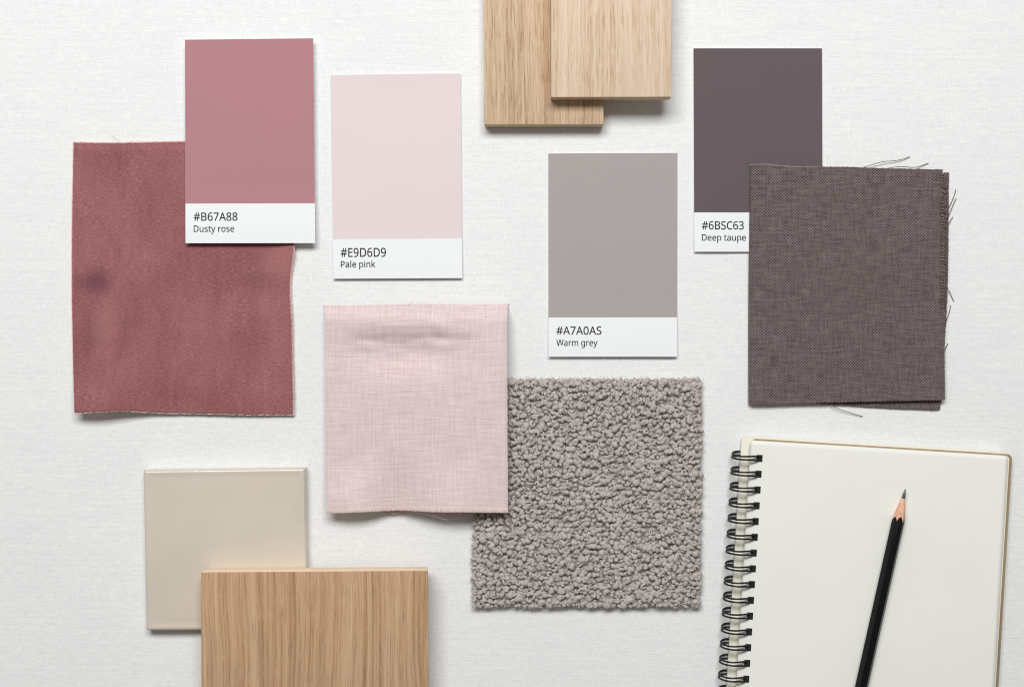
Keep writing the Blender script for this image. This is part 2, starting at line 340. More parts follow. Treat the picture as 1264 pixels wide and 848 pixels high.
def mat_paper(name, a, b, rough=.85):
    m = NT(name)
    f = m.noise(m.co, 1800, 3, .7); g_ = m.noise(m.co, 20, 2, .5)
    c = m.mix(m.rng(g_, .3, .7), a, b)
    m.set(Base_Color=c, Roughness=rough, Specular_IOR_Level=.2); m.bump(f, .1, .05*MM)
    return m.m
GLYPHS = {" ":[209,[]],"#":[518,[[[385,350],[360,221],[470,221],[470,168],[350,168],[317,0],[260,0],[293,168],[178,168],[147,0],[91,0],[121,168],[20,168],[20,221],[132,221],[157,350],[50,350],[50,403],[167,403],[199,573],[257,573],[225,403],[340,403],[372,573],[427,573],[395,403],[497,403],[497,350]],[[188,221],[303,221],[328,350],[213,350]]]],"0":[459,[[[419,287],[419,253],[417,221],[414,191],[409,163],[403,137],[395,112],[386,90],[376,70],[363,52],[349,37],[334,23],[316,12],[297,3],[276,-3],[253,-7],[229,-8],[198,-6],[170,1],[145,12],[122,27],[103,47],[86,70],[71,98],[60,129],[51,163],[44,201],[41,243],[39,287],[40,332],[44,373],[50,411],[58,446],[69,477],[83,504],[99,527],[119,547],[141,562],[167,573],[196,579],[229,581],[259,579],[287,573],[313,562],[335,547],[355,527],[372,504],[387,477],[399,446],[408,411],[414,373],[418,332]],[[110,287],[111,249],[113,215],[116,184],[121,156],[128,132],[137,111],[147,93],[159,78],[173,67],[190,59],[208,54],[229,52],[249,54],[268,59],[284,67],[298,78],[310,92],[320,110],[329,131],[336,156],[341,184],[345,215],[347,249],[348,287],[347,325],[345,359],[341,390],[336,417],[329,442],[320,463],[310,481],[298,495],[284,507],[268,515],[249,520],[229,521],[208,520],[190,515],[173,507],[159,495],[147,481],[137,463],[128,442],[121,417],[116,390],[113,359],[111,325]]]],"3":[459,[[[395,439],[394,420],[392,403],[387,387],[381,372],[373,359],[363,347],[352,336],[340,326],[326,318],[310,311],[294,306],[277,302],[277,298],[309,293],[337,283],[360,271],[379,255],[394,236],[405,214],[411,190],[413,163],[412,139],[407,116],[400,94],[390,74],[377,56],[360,40],[341,26],[318,14],[292,4],[263,-3],[230,-7],[193,-8],[171,-8],[150,-6],[130,-4],[110,-1],[91,3],[72,8],[54,15],[36,23],[36,89],[54,81],[74,73],[93,67],[114,61],[135,57],[155,54],[175,52],[194,51],[230,53],[260,59],[285,68],[305,81],[320,98],[331,117],[337,139],[339,164],[338,182],[335,197],[329,211],[320,223],[310,233],[297,242],[282,249],[265,255],[246,260],[226,263],[203,265],[179,265],[123,265],[123,326],[180,326],[202,326],[223,329],[242,333],[259,339],[274,347],[286,356],[298,366],[307,377],[314,390],[319,404],[322,418],[323,434],[321,454],[316,471],[307,486],[295,498],[280,508],[262,516],[242,520],[219,521],[204,521],[190,520],[176,518],[164,515],[151,512],[140,508],[128,504],[117,498],[107,493],[96,487],[85,480],[75,473],[39,521],[55,533],[73,544],[93,554],[115,563],[139,571],[163,576],[190,579],[218,581],[260,578],[296,571],[327,558],[352,540],[371,519],[384,495],[393,468]]]],"5":[459,[[[221,351],[249,350],[275,346],[300,340],[322,331],[343,320],[361,307],[376,291],[389,274],[400,254],[407,232],[412,209],[413,183],[411,154],[407,128],[399,103],[387,81],[373,60],[356,43],[336,28],[314,15],[289,5],[261,-2],[231,-7],[199,-8],[177,-8],[156,-6],[136,-4],[116,0],[97,4],[80,10],[65,16],[51,23],[51,90],[66,81],[82,74],[101,68],[121,62],[141,58],[161,55],[181,53],[200,52],[220,53],[239,55],[257,60],[274,65],[289,73],[302,82],[313,93],[323,106],[331,121],[336,137],[340,156],[341,176],[339,202],[332,225],[321,245],[306,262],[287,275],[262,284],[232,290],[197,292],[186,292],[173,291],[160,290],[146,288],[132,286],[120,284],[109,282],[99,280],[64,302],[86,573],[373,573],[373,508],[146,508],[132,342],[169,348],[181,349],[194,350],[207,351]]]],"6":[459,[[[44,245],[45,269],[46,294],[48,318],[51,342],[55,366],[60,389],[67,412],[75,433],[84,454],[95,474],[107,492],[121,510],[137,525],[155,539],[174,551],[196,562],[220,570],[246,576],[275,579],[306,581],[315,580],[324,580],[334,580],[344,579],[353,578],[362,577],[370,575],[377,573],[377,513],[369,515],[362,517],[353,519],[344,520],[335,522],[326,522],[317,523],[308,523],[281,522],[257,518],[235,512],[216,504],[198,494],[183,483],[169,469],[158,454],[148,437],[139,419],[132,400],[127,380],[122,359],[119,337],[116,314],[115,291],[119,291],[126,300],[133,309],[141,318],[150,326],[160,333],[170,339],[182,345],[194,350],[208,353],[223,356],[238,358],[255,358],[279,357],[302,353],[323,347],[342,338],[360,327],[375,313],[389,297],[400,279],[409,258],[416,236],[420,211],[421,184],[420,156],[415,129],[408,104],[399,82],[386,61],[372,44],[355,28],[336,15],[314,5],[291,-2],[266,-7],[239,-8],[219,-7],[199,-4],[181,1],[163,7],[146,16],[130,26],[115,39],[101,54],[88,70],[77,89],[67,110],[59,133],[52,158],[48,185],[45,214]],[[238,51],[262,53],[284,59],[303,70],[320,84],[334,102],[343,125],[349,153],[351,184],[350,210],[344,233],[336,254],[324,271],[308,285],[289,295],[267,301],[241,303],[222,302],[205,299],[189,294],[175,287],[162,279],[150,270],[140,259],[131,248],[124,236],[119,223],[116,211],[115,198],[116,185],[117,172],[120,159],[123,146],[127,133],[133,121],[139,110],[146,99],[155,88],[164,79],[174,71],[185,64],[197,59],[210,55],[223,52]]]],"7":[459,[[[109,0],[344,508],[35,508],[35,573],[419,573],[419,518],[187,0]]]],"8":[459,[[[229,581],[253,580],[276,577],[298,572],[318,565],[336,556],[352,546],[366,533],[378,519],[388,503],[395,485],[399,465],[400,443],[399,427],[396,411],[392,397],[385,383],[377,371],[368,359],[357,348],[346,338],[333,328],[320,319],[306,311],[291,303],[308,294],[325,285],[340,275],[355,265],[369,254],[381,242],[392,229],[401,216],[409,201],[414,185],[418,167],[419,148],[417,125],[413,104],[406,84],[395,65],[383,49],[367,34],[350,22],[330,11],[308,3],[284,-3],[258,-7],[231,-8],[201,-7],[174,-3],[149,2],[126,10],[106,21],[89,33],[74,47],[61,63],[52,81],[45,101],[41,122],[39,146],[40,165],[43,183],[49,199],[56,214],[65,228],[75,241],[86,253],[99,264],[113,274],[128,283],[143,291],[158,299],[144,307],[131,316],[119,326],[107,336],[96,346],[87,358],[78,370],[71,383],[65,396],[61,411],[59,427],[58,444],[59,465],[63,485],[70,503],[80,518],[92,533],[107,545],[123,556],[141,565],[161,572],[182,577],[205,580]],[[108,145],[110,125],[116,107],[125,90],[138,76],[155,64],[176,55],[200,50],[229,48],[257,50],[281,55],[302,64],[319,76],[332,91],[342,108],[348,127],[350,148],[349,161],[346,174],[341,186],[335,197],[327,207],[317,217],[306,226],[293,235],[279,243],[264,251],[247,258],[229,265],[217,270],[200,262],[184,254],[170,246],[157,237],[146,228],[136,219],[128,208],[121,197],[115,186],[111,173],[109,160]],[[228,524],[207,522],[188,518],[170,512],[155,502],[143,491],[134,476],[128,460],[127,441],[128,427],[130,414],[135,402],[141,391],[148,382],[157,373],[167,365],[179,357],[191,350],[204,344],[218,337],[232,330],[245,337],[258,343],[270,350],[282,357],[292,364],[302,373],[310,382],[317,392],[323,402],[327,414],[330,427],[330,441],[329,460],[323,476],[315,491],[302,502],[287,512],[270,518],[250,522]]]],"9":[459,[[[417,328],[417,304],[415,279],[413,255],[410,231],[406,207],[401,183],[394,161],[387,139],[377,118],[366,99],[354,80],[340,63],[324,47],[306,33],[286,21],[265,11],[241,3],[214,-3],[185,-7],[154,-8],[146,-8],[137,-8],[127,-7],[117,-6],[107,-5],[97,-4],[89,-2],[82,0],[82,60],[89,58],[97,56],[106,54],[115,53],[125,51],[134,50],[143,50],[152,50],[179,51],[204,54],[226,60],[245,68],[262,78],[278,90],[291,103],[303,118],[313,135],[322,153],[329,172],[334,192],[339,213],[342,235],[344,258],[346,281],[341,281],[334,272],[327,263],[319,255],[310,247],[301,240],[290,233],[278,228],[266,223],[252,219],[237,216],[222,215],[204,214],[181,215],[158,219],[138,226],[118,235],[101,246],[85,260],[72,275],[61,294],[52,314],[45,336],[41,361],[40,387],[42,416],[46,443],[53,468],[63,491],[76,511],[90,529],[107,544],[127,557],[148,568],[171,575],[196,579],[223,581],[243,580],[262,577],[281,572],[299,565],[316,556],[332,545],[347,533],[361,518],[373,501],[384,483],[394,462],[402,439],[409,415],[413,388],[416,359]],[[223,521],[199,519],[178,513],[159,503],[142,488],[128,470],[118,447],[112,420],[110,388],[112,362],[117,339],[125,318],[137,301],[152,287],[171,277],[193,271],[220,269],[238,270],[256,273],[272,278],[286,285],[300,293],[311,303],[321,313],[330,325],[337,337],[342,349],[345,362],[346,374],[345,387],[344,400],[341,413],[338,426],[334,439],[328,451],[322,463],[315,474],[307,484],[298,493],[288,501],[277,508],[265,514],[252,518],[238,520]]]],"A":[512,[[[437,0],[368,177],[141,177],[73,0],[0,0],[224,575],[289,575],[512,0]],[[282,415],[274,438],[263,473],[255,500],[247,468],[238,438],[230,415],[165,241],[346,241]]]],"B":[521,[[[241,573],[292,571],[336,565],[373,555],[404,541],[428,522],[445,497],[455,467],[459,431],[458,414],[456,399],[452,384],[446,371],[439,358],[431,347],[421,337],[409,328],[396,320],[382,313],[367,308],[350,304],[350,300],[367,297],[384,292],[400,286],[415,279],[429,271],[441,261],[452,249],[461,236],[468,221],[474,203],[477,184],[478,163],[476,138],[472,115],[464,93],[454,74],[441,57],[425,42],[406,29],[385,19],[362,11],[337,5],[309,1],[279,0],[78,0],[78,573]],[[256,329],[290,330],[318,335],[340,342],[357,352],[369,366],[377,382],[382,401],[384,423],[382,445],[376,463],[365,478],[351,490],[332,499],[308,506],[279,510],[245,511],[150,511],[150,329]],[[150,269],[150,61],[265,61],[301,63],[330,68],[354,78],[371,91],[384,107],[394,125],[399,145],[401,168],[400,183],[398,197],[394,210],[388,221],[380,232],[370,241],[358,249],[344,256],[327,262],[307,266],[285,268],[260,269]]]],"C":[507,[[[323,517],[301,516],[280,513],[260,508],[241,502],[223,493],[206,482],[192,470],[178,456],[166,440],[155,423],[146,404],[139,383],[133,361],[129,337],[126,312],[125,286],[126,252],[131,220],[138,191],[147,164],[160,139],[175,117],[192,99],[213,83],[236,71],[262,62],[291,57],[322,55],[341,56],[359,57],[377,59],[394,62],[410,65],[427,69],[443,73],[460,78],[460,15],[443,10],[427,5],[410,1],[393,-2],[375,-5],[356,-7],[335,-8],[312,-8],[270,-6],[232,1],[197,12],[166,28],[139,48],[115,72],[95,99],[78,131],[65,165],[56,203],[51,244],[49,287],[50,319],[53,349],[59,378],[67,406],[77,432],[89,456],[103,478],[120,499],[138,517],[159,534],[181,548],[206,559],[233,569],[261,575],[292,579],[324,581],[346,580],[367,578],[388,576],[409,572],[429,567],[448,561],[465,554],[482,547],[453,486],[439,492],[425,497],[410,503],[394,508],[378,512],[360,515],[342,517]]]],"D":[585,[[[536,292],[534,246],[528,203],[516,165],[501,131],[481,100],[457,74],[430,51],[399,33],[364,18],[325,8],[283,2],[237,0],[78,0],[78,573],[254,573],[296,571],[335,565],[371,555],[404,540],[434,523],[460,501],[483,475],[502,446],[517,413],[528,377],[534,336]],[[460,289],[459,326],[454,359],[446,388],[435,415],[421,437],[404,457],[384,474],[361,487],[336,498],[308,505],[277,509],[244,511],[150,511],[150,62],[228,62],[282,65],[329,76],[369,94],[402,119],[428,151],[446,190],[457,236]]]],"E":[446,[[[398,0],[78,0],[78,573],[398,573],[398,509],[150,509],[150,330],[383,330],[383,268],[150,268],[150,63],[398,63]]]],"P":[485,[[[229,573],[282,570],[326,562],[363,548],[393,528],[415,504],[431,475],[441,442],[444,404],[444,387],[441,370],[438,353],[433,336],[426,321],[417,306],[407,292],[395,278],[380,266],[364,255],[345,246],[324,238],[301,231],[275,227],[247,224],[216,223],[150,223],[150,0],[78,0],[78,573]],[[223,511],[150,511],[150,285],[208,285],[234,285],[258,288],[279,291],[298,296],[315,303],[330,311],[342,322],[352,334],[360,347],[365,363],[369,381],[370,401],[367,427],[361,449],[350,468],[334,484],[314,495],[289,504],[258,509]]]],"S":[440,[[[403,153],[401,128],[396,106],[389,85],[378,66],[364,49],[348,35],[328,22],[307,11],[283,3],[257,-3],[228,-7],[198,-8],[182,-8],[167,-7],[152,-6],[137,-5],[122,-3],[109,-1],[96,2],[83,4],[72,8],[61,11],[50,15],[41,19],[41,88],[56,82],[73,76],[92,70],[113,65],[134,60],[156,57],[179,55],[201,55],[222,55],[240,57],[257,61],[273,66],[286,72],[298,79],[308,88],[316,98],[322,109],[327,120],[329,133],[330,147],[330,160],[327,173],[324,184],[318,194],[311,204],[302,213],[291,221],[277,230],[261,238],[242,247],[220,255],[196,265],[178,272],[161,279],[146,286],[131,294],[118,302],[106,311],[95,320],[85,330],[76,340],[69,351],[63,363],[57,375],[53,389],[50,403],[49,418],[48,435],[50,457],[54,477],[61,496],[71,513],[84,528],[99,542],[116,553],[136,563],[157,571],[180,576],[205,579],[231,581],[254,580],[276,578],[297,576],[318,572],[337,567],[355,562],[372,555],[389,549],[366,487],[351,493],[336,499],[319,504],[302,508],[284,512],[266,515],[248,517],[229,517],[212,517],[196,515],[182,511],[169,507],[158,501],[148,494],[140,486],[133,478],[128,468],[124,457],[122,446],[121,434],[122,420],[124,407],[128,396],[133,386],[140,376],[149,367],[160,359],[172,351],[187,343],[204,335],[224,327],[246,318],[270,309],[293,299],[313,289],[332,279],[348,268],[362,255],[374,242],[385,228],[392,212],[398,194],[401,175]]]],"W":[746,[[[735,573],[583,0],[510,0],[399,375],[389,410],[380,443],[373,471],[370,488],[367,471],[361,443],[352,409],[350,400],[348,391],[345,382],[342,373],[234,0],[161,0],[10,573],[85,573],[174,223],[183,186],[190,151],[192,143],[194,134],[195,126],[196,118],[201,87],[206,119],[208,128],[210,137],[211,145],[213,154],[222,191],[232,227],[333,573],[407,573],[512,225],[515,215],[518,206],[520,197],[523,187],[532,151],[534,142],[535,133],[537,125],[538,117],[544,87],[545,97],[547,107],[548,118],[550,129],[552,140],[555,151],[557,163],[560,175],[572,224],[660,573]]]],"a":[450,[[[231,437],[268,435],[299,428],[326,418],[347,403],[364,383],[376,358],[383,328],[385,293],[385,0],[334,0],[320,61],[317,61],[307,50],[298,40],[288,30],[279,22],[268,15],[258,9],[246,3],[234,-1],[220,-4],[206,-6],[190,-8],[172,-8],[154,-7],[136,-5],[119,0],[103,6],[88,13],[75,23],[64,34],[55,48],[47,63],[41,80],[38,99],[37,119],[40,150],[50,176],[65,199],[87,219],[116,234],[152,245],[194,253],[243,257],[316,259],[316,285],[315,309],[310,330],[303,347],[293,359],[280,368],[265,375],[247,379],[227,380],[210,379],[194,378],[178,374],[163,370],[148,365],[133,359],[119,353],[106,347],[84,400],[99,408],[115,414],[132,421],[151,426],[170,431],[190,434],[210,436]],[[252,208],[215,205],[184,200],[159,192],[141,182],[127,170],[118,155],[112,138],[110,119],[111,102],[115,87],[122,75],[132,66],[144,58],[157,53],[172,50],[188,49],[215,51],[238,56],[260,66],[279,79],[295,96],[306,117],[313,142],[315,172],[315,210]]]],"e":[452,[[[234,438],[261,436],[286,432],[308,424],[329,414],[348,401],[364,385],[378,367],[390,346],[399,323],[406,299],[410,272],[411,244],[411,201],[117,201],[120,167],[127,137],[139,111],[154,90],[174,74],[197,62],[224,55],[254,52],[274,53],[293,54],[310,56],[327,60],[343,64],[359,69],[375,75],[392,82],[392,20],[376,13],[359,8],[343,3],[327,-1],[310,-4],[292,-6],[272,-8],[251,-8],[221,-6],[194,-2],[167,6],[143,17],[121,31],[101,48],[85,68],[70,91],[59,117],[51,146],[46,177],[44,212],[46,246],[50,277],[57,306],[68,333],[81,357],[96,378],[114,395],[134,411],[157,423],[181,431],[207,436]],[[233,380],[209,378],[188,372],[170,362],[154,348],[140,330],[130,309],[123,285],[119,257],[338,257],[337,275],[335,292],[331,307],[326,322],[320,334],[312,346],[303,356],[292,364],[280,371],[266,376],[251,379]]]],"g":[493,[[[221,438],[241,437],[261,434],[280,429],[297,422],[314,413],[329,402],[343,388],[355,373],[359,373],[369,430],[425,430],[425,-7],[424,-36],[420,-63],[413,-88],[404,-109],[392,-129],[378,-146],[361,-160],[341,-172],[318,-181],[293,-187],[264,-191],[233,-192],[210,-192],[188,-191],[167,-189],[147,-186],[128,-182],[110,-177],[94,-172],[78,-165],[78,-100],[94,-108],[111,-114],[129,-120],[149,-125],[170,-129],[191,-132],[214,-133],[237,-134],[263,-132],[286,-126],[306,-116],[324,-101],[337,-84],[347,-63],[353,-39],[355,-13],[355,4],[356,32],[358,57],[354,57],[343,42],[329,28],[315,17],[299,8],[281,1],[263,-4],[243,-7],[221,-8],[182,-4],[147,7],[117,25],[91,51],[70,83],[56,121],[47,164],[44,214],[47,263],[56,306],[70,344],[91,377],[117,404],[147,423],[181,434]],[[230,379],[213,377],[197,374],[182,368],[169,359],[157,349],[147,336],[138,320],[130,303],[125,284],[120,262],[118,239],[117,213],[119,176],[124,143],[134,115],[146,92],[163,73],[182,60],[205,52],[232,50],[248,50],[262,52],[276,54],[288,58],[299,63],[309,69],[318,76],[326,85],[334,94],[340,105],[345,117],[349,131],[352,145],[354,161],[356,179],[356,197],[356,214],[355,242],[353,267],[349,289],[343,309],[335,326],[326,340],[315,352],[302,362],[287,369],[270,374],[251,377]]]],"i":[207,[[[139,430],[139,0],[68,0],[68,430]],[[104,591],[112,590],[119,588],[126,585],[133,580],[138,574],[142,566],[144,557],[145,546],[144,536],[142,526],[138,519],[133,512],[126,508],[119,504],[112,502],[104,501],[96,502],[88,504],[81,508],[75,512],[69,519],[66,526],[63,536],[63,546],[63,557],[66,566],[69,574],[75,580],[81,585],[88,588],[96,590]]]],"k":[428,[[[138,291],[138,284],[138,276],[137,267],[137,257],[135,221],[138,221],[152,240],[172,264],[189,285],[326,430],[409,430],[235,246],[421,0],[336,0],[187,200],[138,158],[138,0],[68,0],[68,609],[138,609]]]],"l":[207,[[[139,0],[68,0],[68,609],[139,609]]]],"m":[750,[[[540,438],[574,436],[603,429],[628,417],[649,401],[665,379],[676,352],[683,319],[685,280],[685,0],[615,0],[615,277],[614,300],[610,321],[603,338],[594,353],[582,364],[567,372],[549,377],[528,379],[499,376],[474,369],[454,358],[438,342],[426,322],[418,298],[413,270],[411,237],[411,0],[342,0],[342,277],[341,293],[339,308],[336,321],[332,333],[327,344],[320,353],[312,361],[303,367],[293,372],[281,376],[268,378],[253,379],[233,377],[215,374],[199,368],[185,360],[174,350],[164,338],[156,324],[150,308],[145,290],[141,269],[139,247],[139,223],[139,0],[68,0],[68,430],[125,430],[136,371],[140,371],[147,382],[155,392],[163,401],[173,409],[183,416],[194,422],[205,427],[217,431],[229,434],[241,436],[254,437],[266,438],[290,437],[312,433],[332,428],[349,420],[365,410],[378,398],[389,383],[398,366],[402,366],[414,383],[427,398],[443,410],[461,420],[480,428],[499,433],[519,437]]]],"n":[496,[[[275,438],[311,436],[343,429],[369,417],[391,401],[409,379],[421,352],[428,319],[431,280],[431,0],[361,0],[361,275],[359,299],[355,321],[348,338],[338,353],[324,364],[308,372],[288,377],[265,379],[232,376],[204,368],[182,356],[166,338],[154,316],[146,289],[140,258],[139,223],[139,0],[68,0],[68,430],[125,430],[136,371],[140,371],[147,382],[156,392],[165,401],[175,409],[186,416],[198,422],[210,427],[222,431],[235,434],[248,436],[262,437]]]],"o":[485,[[[442,216],[441,190],[438,165],[434,142],[428,121],[420,101],[411,82],[400,66],[388,51],[374,37],[359,25],[342,15],[324,7],[305,0],[285,-4],[264,-7],[241,-8],[221,-7],[200,-4],[181,0],[163,7],[145,15],[129,25],[114,37],[100,51],[88,66],[77,82],[67,101],[59,121],[52,142],[48,165],[45,190],[44,216],[46,250],[50,282],[58,310],[68,336],[81,360],[97,380],[116,397],[137,412],[161,423],[186,431],[214,436],[244,438],[272,436],[299,431],[324,423],[347,412],[368,397],[387,380],[403,360],[417,336],[428,310],[436,282],[440,250]],[[117,216],[118,191],[120,169],[125,147],[130,128],[138,110],[147,95],[159,82],[172,71],[187,62],[203,56],[222,52],[243,51],[264,52],[282,56],[299,62],[314,71],[327,82],[339,95],[348,110],[356,128],[361,147],[366,169],[368,191],[369,216],[368,240],[365,263],[361,284],[355,303],[348,320],[338,335],[327,348],[314,359],[299,367],[282,374],[263,377],[242,379],[212,376],[185,368],[164,354],[147,335],[134,311],[124,284],[119,252]]]],"p":[493,[[[273,438],[310,434],[344,424],[374,407],[401,383],[422,351],[437,313],[446,268],[449,216],[448,181],[444,148],[437,119],[427,93],[415,69],[401,49],[384,31],[365,17],[345,6],[322,-2],[298,-6],[272,-8],[256,-7],[241,-6],[227,-3],[213,1],[201,6],[190,11],[179,17],[170,24],[161,31],[153,38],[145,46],[139,55],[134,55],[137,20],[138,10],[138,1],[139,-8],[139,-16],[139,-192],[68,-192],[68,430],[126,430],[136,371],[139,371],[145,380],[153,389],[161,397],[170,405],[179,412],[189,419],[201,424],[213,429],[226,433],[240,436],[256,437]],[[260,379],[239,377],[221,374],[204,369],[190,362],[178,353],[167,342],[158,328],[152,313],[146,295],[142,275],[140,254],[139,229],[139,216],[139,190],[142,167],[145,145],[150,126],[157,109],[165,93],[176,80],[188,70],[203,61],[220,55],[239,52],[261,51],[280,52],[297,56],[312,63],[326,72],[338,84],[348,98],[357,113],[364,131],[369,150],[373,171],[375,193],[376,217],[374,252],[369,283],[360,310],[348,334],[331,354],[311,367],[288,376]]]],"r":[331,[[[269,438],[295,437],[301,436],[308,435],[314,434],[319,433],[310,368],[287,372],[281,373],[275,373],[270,374],[264,374],[252,373],[240,371],[228,368],[217,363],[206,358],[195,351],[186,343],[176,334],[168,324],[161,313],[154,301],[149,289],[144,275],[141,261],[139,245],[139,229],[139,0],[68,0],[68,430],[126,430],[134,351],[137,351],[144,363],[152,374],[161,385],[170,395],[180,404],[191,413],[202,420],[214,426],[227,431],[240,435],[254,437]]]],"s":[384,[[[348,119],[347,99],[343,80],[336,64],[327,49],[316,36],[302,24],[286,14],[268,6],[248,0],[226,-4],[202,-7],[176,-8],[155,-8],[135,-6],[116,-4],[99,-1],[83,3],[68,8],[55,13],[42,19],[42,83],[55,77],[70,71],[86,65],[104,60],[122,55],[141,52],[159,50],[178,49],[203,50],[224,53],[242,59],[256,66],[266,76],[274,86],[278,99],[280,112],[279,120],[278,128],[275,135],[271,141],[266,148],[259,154],[250,160],[239,167],[227,173],[212,180],[194,188],[174,196],[154,204],[135,212],[118,220],[103,228],[89,236],[76,245],[66,255],[57,266],[50,278],[45,292],[42,307],[41,324],[44,350],[52,372],[66,392],[85,408],[109,421],[137,430],[168,436],[202,438],[221,437],[240,436],[258,434],[275,430],[292,426],[308,421],[324,415],[339,409],[315,353],[301,358],[287,363],[273,368],[258,372],[243,376],[228,378],[213,380],[197,380],[177,379],[159,377],[144,372],[131,366],[121,358],[114,350],[110,339],[108,328],[109,319],[111,312],[114,304],[119,298],[125,292],[133,286],[142,280],[154,274],[167,268],[182,261],[199,254],[219,246],[239,239],[257,231],[274,223],[289,215],[302,206],[314,197],[324,187],[333,176],[339,164],[344,150],[347,135]]]],"t":[289,[[[212,50],[220,50],[228,50],[236,51],[245,53],[253,54],[260,55],[266,57],[272,59],[272,5],[266,2],[258,0],[250,-2],[240,-4],[229,-6],[219,-7],[209,-8],[200,-8],[183,-7],[167,-5],[152,-1],[138,4],[124,11],[112,20],[101,31],[91,44],[84,60],[78,79],[75,100],[74,125],[74,375],[13,375],[13,409],[75,437],[103,528],[144,528],[144,430],[269,430],[269,375],[144,375],[144,127],[146,108],[149,93],[155,79],[163,69],[173,60],[185,54],[198,51]]]],"u":[496,[[[427,430],[427,0],[370,0],[359,57],[356,57],[349,46],[340,36],[331,28],[321,20],[310,13],[298,8],[286,3],[273,-1],[260,-4],[247,-6],[234,-8],[220,-8],[195,-7],[173,-4],[152,1],[134,8],[117,18],[103,29],[91,43],[81,59],[73,78],[68,99],[64,122],[63,148],[63,430],[135,430],[135,153],[136,129],[141,108],[148,91],[158,76],[171,65],[188,57],[207,52],[230,51],[253,52],[273,55],[291,61],[306,69],[319,79],[330,91],[338,105],[345,121],[350,140],[354,160],[356,182],[357,206],[357,430]]]],"y":[409,[[[1,430],[76,430],[169,185],[184,144],[187,134],[191,124],[194,114],[196,105],[199,95],[201,86],[204,77],[205,68],[209,68],[211,79],[215,91],[219,105],[224,121],[229,137],[234,153],[240,170],[245,186],[333,430],[409,430],[224,-59],[216,-79],[207,-97],[198,-114],[188,-130],[177,-144],[165,-156],[152,-167],[138,-176],[123,-183],[106,-188],[87,-191],[67,-192],[58,-192],[49,-192],[41,-191],[34,-190],[9,-186],[9,-130],[30,-133],[36,-134],[43,-134],[49,-135],[56,-135],[68,-134],[79,-132],[90,-130],[99,-126],[108,-120],[116,-114],[123,-107],[130,-99],[136,-90],[142,-80],[147,-70],[152,-59],[174,-2]]]]}
# ------------------------------------------------------------------ the linen the samples lie on
M_table = mat_table()
mb = MB(); N = 90; W = 1.6
vs = []
for j in range(N + 1):
    for i in range(N + 1):
        x = (i / N - .5) * 2 * W; y = (j / N - .5) * 2 * W
        vs.append((x, y, 0.25*MM * nz(x, y, 9) - .25*MM))
mb.add(vs, [(j*(N+1)+i, j*(N+1)+i+1, (j+1)*(N+1)+i+1, (j+1)*(N+1)+i) for j in range(N) for i in range(N)])
tb = mb.build('tabletop', M_table)
tag(tb, 'white woven linen surface the samples lie on', 'tabletop', kind='structure')

# ------------------------------------------------------------------ colour cards
M_ink = flat('dark_ink', lin(26, 27, 32), .9, Specular_IOR_Level=.1)
M_stock = mat_card('card_stock', lin(237, 240, 241))
def text_obj(name, s, width_px, cap_px, x0, base, sf, parent, mat):
    """lettering printed on a card: outlines filled, then laid on the card's surface; x0/base in pixels from the card's top left"""
    cu = bpy.data.curves.new(name, 'CURVE'); cu.dimensions = '2D'; cu.fill_mode = 'BOTH'; cu.extrude = 0.0; cu.offset = 8.0
    pen = 0; xs = []
    for ch in s:
        adv, loops = GLYPHS[ch]
        for lp in loops:
            sp = cu.splines.new('POLY'); sp.points.add(len(lp) - 1)
            for q, (a, b) in zip(sp.points, lp):
                q.co = (pen + a, b, 0, 1); xs.append(pen + a)
            sp.use_cyclic_u = True
        pen += adv
    o = bpy.data.objects.new(name, cu); COL.objects.link(o)
    dg = bpy.context.evaluated_depsgraph_get(); dg.update()
    me = bpy.data.meshes.new_from_object(o.evaluated_get(dg))
    bpy.data.objects.remove(o); bpy.data.curves.remove(cu)
    lo, hi = min(xs), max(xs)
    CAP = max(b for lp in GLYPHS['D'][1] for a, b in lp)
    W_, H_ = sf.cw, sf.chh
    off = parent.matrix_basis.translation
    for v in me.vertices:
        u = (x0 + (v.co.x - lo) / (hi - lo) * width_px) / W_
        w = (base - v.co.y / CAP * cap_px) / H_
        p = sf.at(u, w, 0.07*MM) - off
        v.co = p
    me.materials.append(mat)
    o = bpy.data.objects.new(name, me); COL.objects.link(o); o.parent = parent
    for p in me.polygons:
        if p.normal.z < 0: p.flip()
    return o

def card(name_label, TL, TR, BR, BL, div, zf, colour, t1, w1, c1, b1, t2, w2, c2, b2, x0):
    ctr = P((TL[0] + BR[0]) / 2, (TL[1] + BR[1]) / 2, 0)
    root = empty('colour_card', ctr, name_label, 'colour card', 'printed colour cards with a white caption strip')
    sf = Surf(TL, TR, BR, BL, zf)
    sf.cw = (TR[0] - TL[0] + BR[0] - BL[0]) / 2; sf.chh = (BL[1] - TL[1] + BR[1] - TR[1]) / 2
    st = sheet('card_stock', sf, M_stock, root, t=.38*MM, nx=20, ny=30)
    e = .0004
    pn = sheet('colour_panel', sf, mat_card('print_' + t2.replace(' ', '_').lower(), colour, .5), root, t=.02*MM, nx=20, ny=24,
               u0=e, u1=1-e, v0=e, v1=div / sf.chh, dz=.03*MM)
    text_obj('printed_code', t1, w1, c1, x0, b1, sf, root, M_ink)
    text_obj('printed_name', t2, w2, c2, x0, b2, sf, root, M_ink)
    return root

